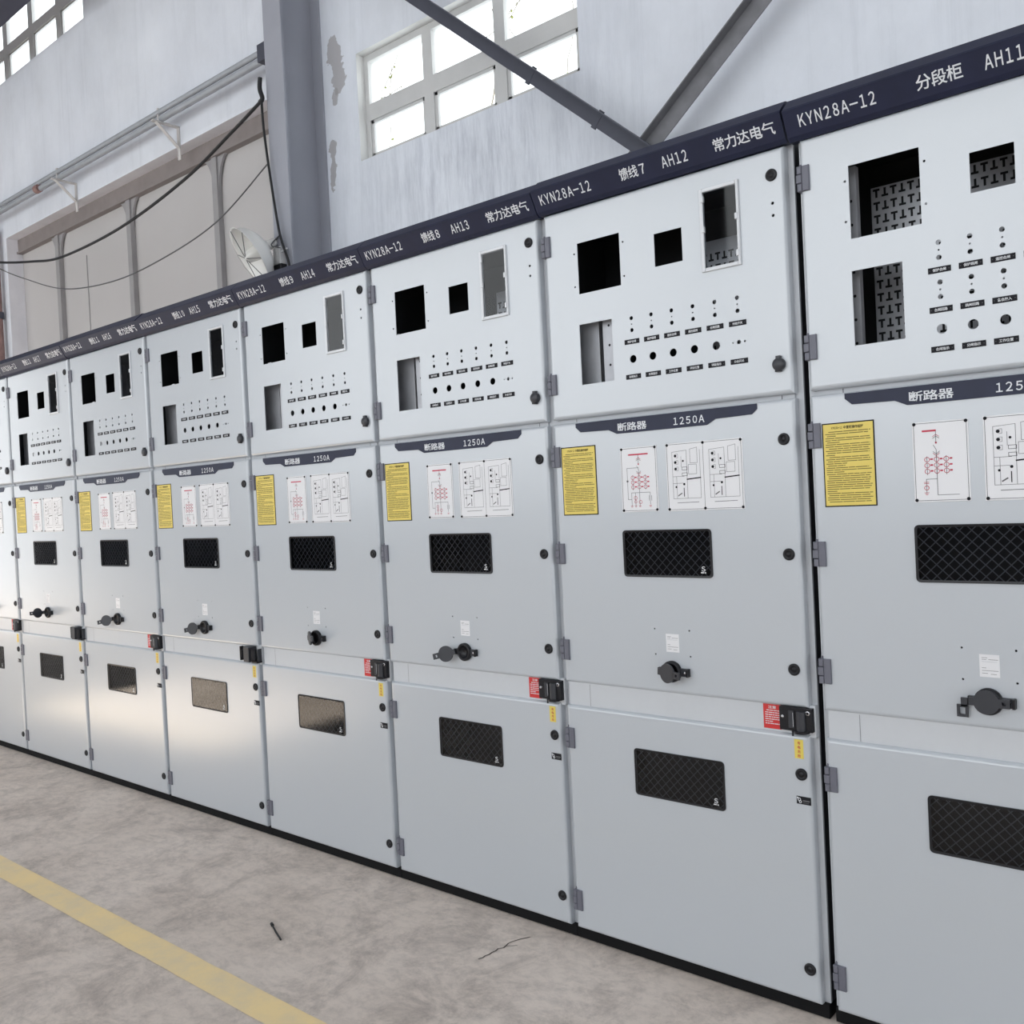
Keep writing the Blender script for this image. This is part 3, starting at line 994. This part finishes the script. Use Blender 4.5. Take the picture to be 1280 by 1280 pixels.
# yellow instruction card
mb = MB(); rnd = random.Random(11)
x0, x1, z0, z1 = .0165, .1445, 1.269, 1.475
mb.bbox(x0, x1, -.001, 0, z0, z1, 'ink', .0003)
mb.rect(x0 + .003, x1 - .003, z0 + .003, z1 - .003, -.0013, 'yellow_card')
mb.text('KYN28A-12', x0 + .024, x0 + .050, z1 - .0155, z1 - .0095, front(-.0016), 'ink')
mb.text('中置柜操作规程', x0 + .054, x0 + .102, z1 - .0165, z1 - .0085, front(-.0016), 'ink')
zz = z1 - .022; k = 0
while zz > z0 + .008:
    short = k in (2, 5, 11, 15, 16, 19, 28, 34, 35)
    a = x0 + .008 + rnd.choice((0, 0, .004, .008)); e = x0 + (.03 + rnd.random() * .03 if short else .112 + rnd.random() * .008)
    while a < e:
        b = min(e, a + rnd.uniform(.012, .04)); mb.rect(a, b, zz - .0009, zz + .0009, -.0016, 'ink_brown'); a = b + .0016
    zz -= .0052; k += 1
D['card'] = mb.data('instruction_card')

# white diagram plates
def plate(x0, x1, z0, z1, bolts, mids=()):
    m = MB()
    m.bbox(x0, x1, -.002, 0, z0, z1, 'plate_white', .0006)
    b = .004
    for (p, q_) in (((x0 + b, z0 + b), (x1 - b, z0 + b)), ((x1 - b, z0 + b), (x1 - b, z1 - b)), ((x1 - b, z1 - b), (x0 + b, z1 - b)), ((x0 + b, z1 - b), (x0 + b, z0 + b))):
        m.line([p, q_], .0009, -.0023, 'ink')
    for x in mids: m.line([(x, z0 + b), (x, z1 - b)], .0009, -.0023, 'ink')
    for (x, z) in bolts: m.lathe((x, -.002, z), (0, -1, 0), [(.0040, 0), (.0036, .0015), (0, .0022)], 'ink', 10)
    return m
def single_line(kind):
    x0, x1, z0, z1 = .231, .353, 1.273, 1.459
    m = plate(x0, x1, z0, z1, [(x0 + .005, z0 + .005), (x1 - .005, z0 + .005), (x1 - .005, z1 - .005), (x0 + .005, z1 - .005)])
    y = -.0024; w = .0011
    cx = x0 + (.061 if kind == 'feed' else .052)
    if kind == 'feed': m.rect(x0 + .028, x1 - .028, z1 - .024, z1 - .020, y, 'ink_red')
    else: m.rect(x0 + .022, cx + .001, z1 - .024, z1 - .020, y, 'ink_red')
    def L(*p): m.line(list(p), w, y, 'ink_grey')
    L((cx, z1 - .022), (cx, z1 - .05)); m.line([(cx - .007, z1 - .036), (cx, z1 - .031), (cx + .007, z1 - .036)], w, y, 'ink_red')
    m.line([(cx - .007, z1 - .040), (cx, z1 - .035), (cx + .007, z1 - .040)], w, y, 'ink_grey')
    m.rect(cx - .002, cx + .002, z1 - .052, z1 - .048, y, 'ink_red')
    L((cx - .006, z1 - .055), (cx, z1 - .066), (cx, z1 - .135))
    m.line([(cx - .007, z1 - .070), (cx, z1 - .076), (cx + .007, z1 - .070)], w, y, 'ink_grey')
    m.line([(cx - .007, z1 - .074), (cx, z1 - .080), (cx + .007, z1 - .074)], w, y, 'ink_red')
    for i in (-1, 0, 1):
        L((cx + i * .021, z1 - .081), (cx + i * .021, z1 - .123))
        for k in range(3):
            zc = z1 - .088 - k * .0135
            m.ring(cx + i * .021, zc, .0055, .0013, y, 'ink_red'); m.rect(cx + i * .021 + .007, cx + i * .021 + .013, zc - .001, zc + .0025, y - .0001, 'ink_red')
    if kind == 'feed':
        L((cx, z1 - .060), (x0 + .022, z1 - .060), (x0 + .022, z1 - .150), (x0 + .034, z1 - .150))
        m.rect(x0 + .019, x0 + .025, z1 - .1, z1 - .095, y, 'ink_grey')
        L((x0 + .034, z1 - .131), (x1 - .026, z1 - .131), (x1 - .026, z1 - .165))
        for x in (x0 + .034, x0 + .047, cx): L((x, z1 - .131), (x, z1 - .168))
        m.ring(x0 + .047, z1 - .146, .005, .0012, y, 'ink_red'); m.ring(cx + .002, z1 - .158, .005, .0012, y, 'ink_red'); m.ring(x0 + .047, z1 - .157, .004, .0012, y, 'ink_red')
        for (a, b) in (((x1 - .030), (x1 - .022)),): m.rect(a, a + w, z1 - .155, z1 - .14, y, 'ink_grey'); m.rect(b, b + w, z1 - .155, z1 - .14, y, 'ink_grey')
        for x in (x0 + .034, x0 + .047, cx, x1 - .026):
            for k in range(3): m.line([(x - .004 + k * .001, z1 - .168 - k * .002), (x + .004 - k * .001, z1 - .168 - k * .002)], .0008, y, 'ink_red')
    else:
        L((cx, z1 - .13), (cx, z1 - .170), (x1 - .024, z1 - .170)); L((cx, z1 - .133), (x0 + .028, z1 - .133), (x0 + .028, z1 - .165))
        for dz in (.140, .143): m.line([(x0 + .023, z1 - dz), (x0 + .033, z1 - dz)], w, y, 'ink_red')
        m.ring(x0 + .028, z1 - .153, .005, .0014, y, 'ink_red')
        for k in range(3): m.line([(x0 + .023 + k * .0015, z1 - .164 - k * .0025), (x0 + .033 - k * .0015, z1 - .164 - k * .0025)], .0009, y, 'ink_red')
    return m.data('diagram_plate')
D['dia_feed'] = single_line('feed'); D['dia_bus'] = single_line('bus')
x0, x1, z0, z1 = .383, .616, 1.272, 1.460; xm = .4995
m = plate(x0, x1, z0, z1, [(x, z) for x in (x0 + .005, xm, x1 - .005) for z in (z0 + .005, z1 - .005)], (xm,))
y = -.0024
for ox in (x0 + .020, xm + .018):
    def L(*p, w=.0009, c='ink_grey'): m.line([(ox + a, z0 + b) for a, b in p], w, y, c)
    L((0, .034), (0, .163), (.045, .166), (.045, .034), (0, .034)); L((.045, .034), (.086, .034), (.086, .165))
    L((.056, .168), (.078, .172), (.078, .130), (.056, .130), (.056, .168)); L((.050, .126), (.075, .126), (.075, .10), (.050, .10), (.050, .126))
    L((.045, .086), (.086, .089), w=.0032, c='ink'); L((0, .095), (.036, .095)); L((0, .076), (.032, .076)); L((.012, .095), (.012, .034)); L((.028, .15), (.028, .12))
    for dz in (.152, .134, .116): m.disc(ox + .010, z0 + dz, .0042, y - .0001, 'ink', 8); m.line([(ox + .012, z0 + dz + .005), (ox + .018, z0 + dz + .005), (ox + .018, z0 + dz - .005), (ox + .012, z0 + dz - .005)], .0008, y, 'ink_grey')
    m.disc(ox + .034, z0 + .137, .003, y - .0001, 'ink', 8); m.disc(ox + .010, z0 + .066, .003, y - .0001, 'ink', 8); m.disc(ox + .035, z0 + .073, .0035, y - .0001, 'ink', 8)
    for dz in (.116, .1): m.line([(ox + .030, z0 + dz - .004), (ox + .046, z0 + dz - .004), (ox + .046, z0 + dz + .004), (ox + .030, z0 + dz + .004), (ox + .030, z0 + dz - .004)], .0010, y, 'ink')
    m.line([(ox + .034, z0 + .04), (ox + .034, z0 + .062)], .0022, y, 'ink'); m.line([(ox + .016, z0 + .042), (ox + .026, z0 + .048)], .003, y, 'ink_grey'); m.line([(ox + .012, z0 + .022), (ox + .078, z0 + .023)], .0014, y, 'ink_grey')
D['dia_twin'] = m.data('diagram_plate')

# small paper stickers
m = MB()
m.rect(.355, .397, .877, .928, -.0004, 'plate_white')
for k, (a, b, dz) in enumerate(((.36, .372, .007), (.36, .37, .011), (.374, .394, .011), (.36, .392, .016), (.36, .369, .030), (.36, .394, .036), (.36, .372, .042), (.378, .390, .0435))):
    m.rect(a, b, .928 - dz - .0009, .928 - dz, -.0007, 'ink_grey' if k != 3 else 'frame_paint')
D['paper'] = m.data('paper_label')
m = MB()
m.rect(.722, .746, .629, .678, -.0004, 'yellow_sticker')
for k, ch in enumerate('有电危险'):
    zc = .669 - k * .011; m.text(ch, .7305, .7385, zc - .004, zc + .004, front(-.0007), 'ink_red')
D['ystick'] = m.data('warning_sticker')
m = MB()
m.bbox(.722, .760, -.0012, 0, .512, .532, 'ink', .0003)
m.ring(.7295, .524, .0035, .0018, -.0015, 'letter_white'); m.rect(.7235, .727, .526, .530, -.0015, 'letter_white'); m.ring(.7320, .5185, .003, .0018, -.0015, 'letter_white')
m.rect(.739, .757, .520, .5235, -.0015, 'ink_grey'); m.rect(.739, .755, .516, .5172, -.0015, 'ink_grey')
D['bstick'] = m.data('maker_sticker')
m = MB(); m.box(0, .022, .028, .029, 0, .020, 'plate_white'); m.rect(.004, .016, .008, .011, .0278, 'ink_grey')
D['tag'] = m.data('paper_tag')
m = MB(); rnd = random.Random(5)
m.rect(.636, .6855, .695, .759, -.0004, 'red_sticker')
m.text('注意', .650, .672, .7475, .7555, front(-.0007), 'letter_white')
for k in range(7):
    zz = .743 - k * .0058; a = .641 + (.004 if k == 0 else 0); e = .681 if k not in (5,) else .662
    while a < e:
        b = min(e, a + rnd.uniform(.004, .011)); m.rect(a, b, zz - .0011, zz + .0011, -.0007, 'letter_white'); a = b + .0012
D['rstick'] = m.data('notice_sticker')

# interlock box on the rail
m = MB()
m.bbox(.687, .774, -.006, .012, .700, .760, 'black_plastic', .001)
m.bbox(.713, .727, -.010, -.005, .708, .752, 'grey_plastic', .001)
m.rect(.7255, .7267, .712, .748, -.0105, 'letter_white')
m.lathe((.696, -.006, .735), (0, -1, 0), [(.0045, 0), (.0040, .002), (0, .003)], 'chrome', 10)
m.cyl((.746, -.006, .702), (0, 0, 1), .012, .050, 'grey_plastic', 16)
m.cyl((.746, -.004, .697), (0, 0, 1), .020, .006, 'black_plastic', 18)
m.cyl((.724, -.010, .688), (0, 0, 1), .0025, .014, 'black_plastic', 8)
m.lathe((.764, -.006, .749), (0, -1, 0), [(.006, 0), (.006, .002), (.0035, .002)], 'chrome', 10)
D['inter'] = m.data('interlock_box')
m = MB()                                      # the same box without its cover: an open bracket
m.bbox(.640, .646, -.006, .012, .696, .756, 'black_plastic', .001)
m.bbox(.646, .652, -.004, .012, .712, .740, 'black_plastic', .001)
for (a, b, c, e) in ((.676, .720, .748, .758), (.676, .720, .700, .708), (.676, .684, .700, .758), (.704, .742, .698, .760)):
    m.bbox(a, b, -.030 if a > .69 else -.012, .012, c, e, 'grey_plastic' if a > .69 else 'black_plastic', .001)
m.cyl((.752, -.012, .705), (0, 0, 1), .012, .045, 'black_plastic', 14)
m.bbox(.742, .780, -.016, .010, .694, .701, 'black_plastic', .001)
m.bbox(.772, .778, -.006, .010, .700, .752, 'grey_plastic', .001)
D['inter_open'] = m.data('interlock_bracket')

# racking port: ring with ears; lid with hasp
m = MB()
m.lathe((0, 0, 0), (0, -1, 0), [(.030, 0), (.030, .010), (.027, .013), (.023, .013), (.021, .010), (.021, .002), (.0, .002)], 'black_plastic', 28)
m.bbox(.022, .056, -.008, 0, -.011, .011, 'grey_plastic', .001)
m.bbox(.050, .056, -.016, 0, -.011, .011, 'black_plastic', .001)
m.lathe((.043, -.008, 0), (0, -1, 0), [(.004, 0), (.003, .002), (0, .0025)], 'chrome', 10)
m.bbox(-.042, -.026, -.012, 0, -.010, .010, 'black_plastic', .001)
D['port'] = m.data('racking_port')
m = MB()                                      # hinge axis at x = 0, lid disc towards +x when shut
def outline():
    pts = []
    for k in range(25):
        t = math.radians(-160 + 320 * k / 24); pts.append((.034 + .027 * math.cos(t), .027 * math.sin(t)))
    return pts
m.prism(outline(), -.003, .003, 'grey_plastic')
m.box(-.002, .012, -.003, .003, -.009, .009, 'grey_plastic')
for (a, b, c, e) in ((.056, .066, -.010, .010), (.066, .074, .004, .010), (.066, .074, -.010, -.004), (.074, .082, -.010, .010)):
    m.box(a, b, -.003, .003, c, e, 'grey_plastic')
D['lid'] = m.data('port_lid')
m = MB()
m.box(-.007, .007, -.005, 0, -.020, .0, 'grey_plastic')
for (a, b, c, e) in ((-.016, .008, -.022, -.016), (-.016, .008, -.044, -.038), (-.016, -.010, -.038, -.022), (.002, .008, -.038, -.022)):
    m.box(a, b, -.005, 0, c, e, 'grey_plastic')
D['hasp'] = m.data('hasp')

# middle rail
m = MB()
m.bbox(-.005, .779 - .002, .010, .026, .684, .766, 'rail_paint', .001)
m.rect(.0735, .0747, .691, .757, .0095, 'frame_paint')
m.rect(.0747, .0755, .691, .757, .0095, 'grey_plastic')
D['rail'] = m.data('middle_rail')
m = MB()
m.rect(-.0008, .0008, 1.5485, 1.559, .0195, 'ink')
D['tick'] = m.data('gap_seam')

def cabinet(x, hdr, label, bus=False, lid=None, lid_z=0.0, inter='box', red=True, dz=0.0, tag=None):
    r = bpy.data.objects.new('switchgear_cabinet', None); col.objects.link(r)
    r.location = (x, 0, ZF); r['label'] = label; r['category'] = 'cabinet'; r['group'] = 'switchgear cabinets in a row'
    put('carcass', D['carcass'], r)
    put('plinth', D['plinth'], r)
    put('mounting_plate', D['plate_bus' if bus else 'plate'], r)
    if bus: put('mounting_strip', D['strip_bus'], r)
    else: put('mounting_strip', D['panel_std'], r); put('mounting_strip', D['strip_std'], r)
    put('header', header(hdr, .0115 if bus else 0.0), r, (0, 0, dz), label='navy header strip with white lettering')
    up_ = put('upper_door', D['upper_bus' if bus else 'upper'], r)
    mid = put('middle_door', D['mid'], r)
    low = put('lower_door', D['low'], r)
    rail = put('middle_rail', D['rail'], r)
    for u in (.066, .722): put('gap_seam', D['tick'], r, (u, 0, 0))
    for z in (2.085, 1.667): put('hinge', D['hinge'], up_, (0, 0, z))
    for z in (1.447, 1.153, .860): put('hinge', D['hinge'], mid, (0, 0, z))
    for z in (.589, .089): put('hinge', D['hinge'], low, (.003, 0, z))
    put('door_lock', D['lock'], up_, (.729, 0, 2.116)); put('lock_cap', D['cap'], up_, (.729, 0, 1.636))
    for z in (1.446, 1.152, .857): put('door_lock', D['lock'], mid, (.731, 0, z))
    for z in (.589, .087): put('door_lock', D['lock'], low, (.738, 0, z))
    if bus:
        for us, z, row in ((BU, 1.800, BR1), (BU, 1.710, BR2), (BU, 1.621, BR3)):
            for u, s in zip(us, row): put('name_label', lab(s), up_, (u, 0, z))
    else:
        for u, s in zip(CU, ROW1): put('name_label', lab(s), up_, (u - .001, 0, 1.7585))
        for u, s in zip(CU, ROW2): put('name_label', lab(s), up_, (u - .001, 0, 1.659))
        put('meter_cover', D['cover'], up_, label='clear plastic meter cover'); put('cover_pane', D['cover_pane'], up_)
    if tag is not None: put('paper_tag', D['tag'], up_, (tag, 0, 1.914))
    put('nameplate', D['nameplate'], mid, label='navy breaker nameplate')
    put('instruction_card', D['card'], mid, label='yellow instruction card')
    put('diagram_plate', D['dia_bus' if bus else 'dia_feed'], mid, label='white plate with red single line diagram')
    put('diagram_plate', D['dia_twin'], mid, label='wide white plate with two diagrams')
    put('viewing_window', D['view_mid'], mid); put('wire_mesh', D['lat_mid'], mid, kind='stuff')
    put('viewing_window', D['view_low'], low); put('wire_mesh', D['lat_low'], low, kind='stuff')
    put('paper_label', D['paper'], mid)
    put('racking_port', D['port'], mid, (.372, 0, .823))
    o = put('port_lid', D['lid'], mid, (.372 - .036, -.0155, .823))
    if lid is None:
        put('hasp', D['hasp'], mid, (.372 - .050, -.006, .828))
    else:
        o.matrix_local = Matrix.Translation((.372 - .036, -.0155, .823)) @ Matrix.Rotation(math.radians(lid_z), 4, 'Y') @ Matrix.Rotation(math.radians(-lid), 4, 'Z')
    put('warning_sticker', D['ystick'], low, label='small yellow warning sticker'); put('maker_sticker', D['bstick'], low)
    if inter == 'box': put('interlock_box', D['inter'], rail)
    else: put('interlock_bracket', D['inter_open'], rail)
    if red: put('notice_sticker', D['rstick'], rail, (0, .0095, 0), label='red notice sticker')
    return r

KY = ('KYN28A-12', .004, .190)
CO = ('常力达电气', .587, .757)
def hd(mid_txt, ah, w=.084): return [KY, (mid_txt, .292, .292 + w), (ah, .429, .508), CO]
cabinet(.815, [KY, ('分段柜', .281, .379), ('AH11', .423, .499)], 'grey switchgear cabinet lettered AH11 on its navy header', bus=True)
cabinet(0.0, hd('馈线7', 'AH12'), 'grey switchgear cabinet lettered AH12 on its navy header', lid=15, lid_z=4, dz=.003)
cabinet(-.8, hd('馈线8', 'AH13'), 'grey switchgear cabinet lettered AH13 on its navy header', lid=160, lid_z=-14, tag=.075)
cabinet(-1.6, hd('馈线9', 'AH14'), 'grey switchgear cabinet lettered AH14 on its navy header', lid=26, lid_z=-4, tag=.105)
cabinet(-2.4, hd('馈线10', 'AH15', .092), 'grey switchgear cabinet lettered AH15 on its navy header', lid=165, lid_z=-12, inter='open', red=False, tag=.150)
cabinet(-3.2, hd('馈线11', 'AH16', .092), 'grey switchgear cabinet lettered AH16 on its navy header', lid=150, lid_z=-14, dz=.003, tag=.165)
cabinet(-4.0, hd('馈线12', 'AH17', .092), 'grey switchgear cabinet lettered AH17 on its navy header', lid=75, lid_z=-10, inter='open', red=False)
cabinet(-4.8, [KY, CO], 'grey switchgear cabinet at the far end of the row beyond AH17', lid=20)

t = MB()
crack([(-.183, -.266), (-.177, -.252), (-.179, -.239), (-.174, -.226), (-.176, -.213), (-.173, -.198), (-.177, -.183), (-.166, -.170), (-.168, -.159), (-.173, -.140), (-.171, -.124), (-.160, -.097), (-.144, -.069)])
crack([(-.172, -.160), (-.155, -.148), (-.141, -.134)])
put('crack', t.data('crack'), floor)
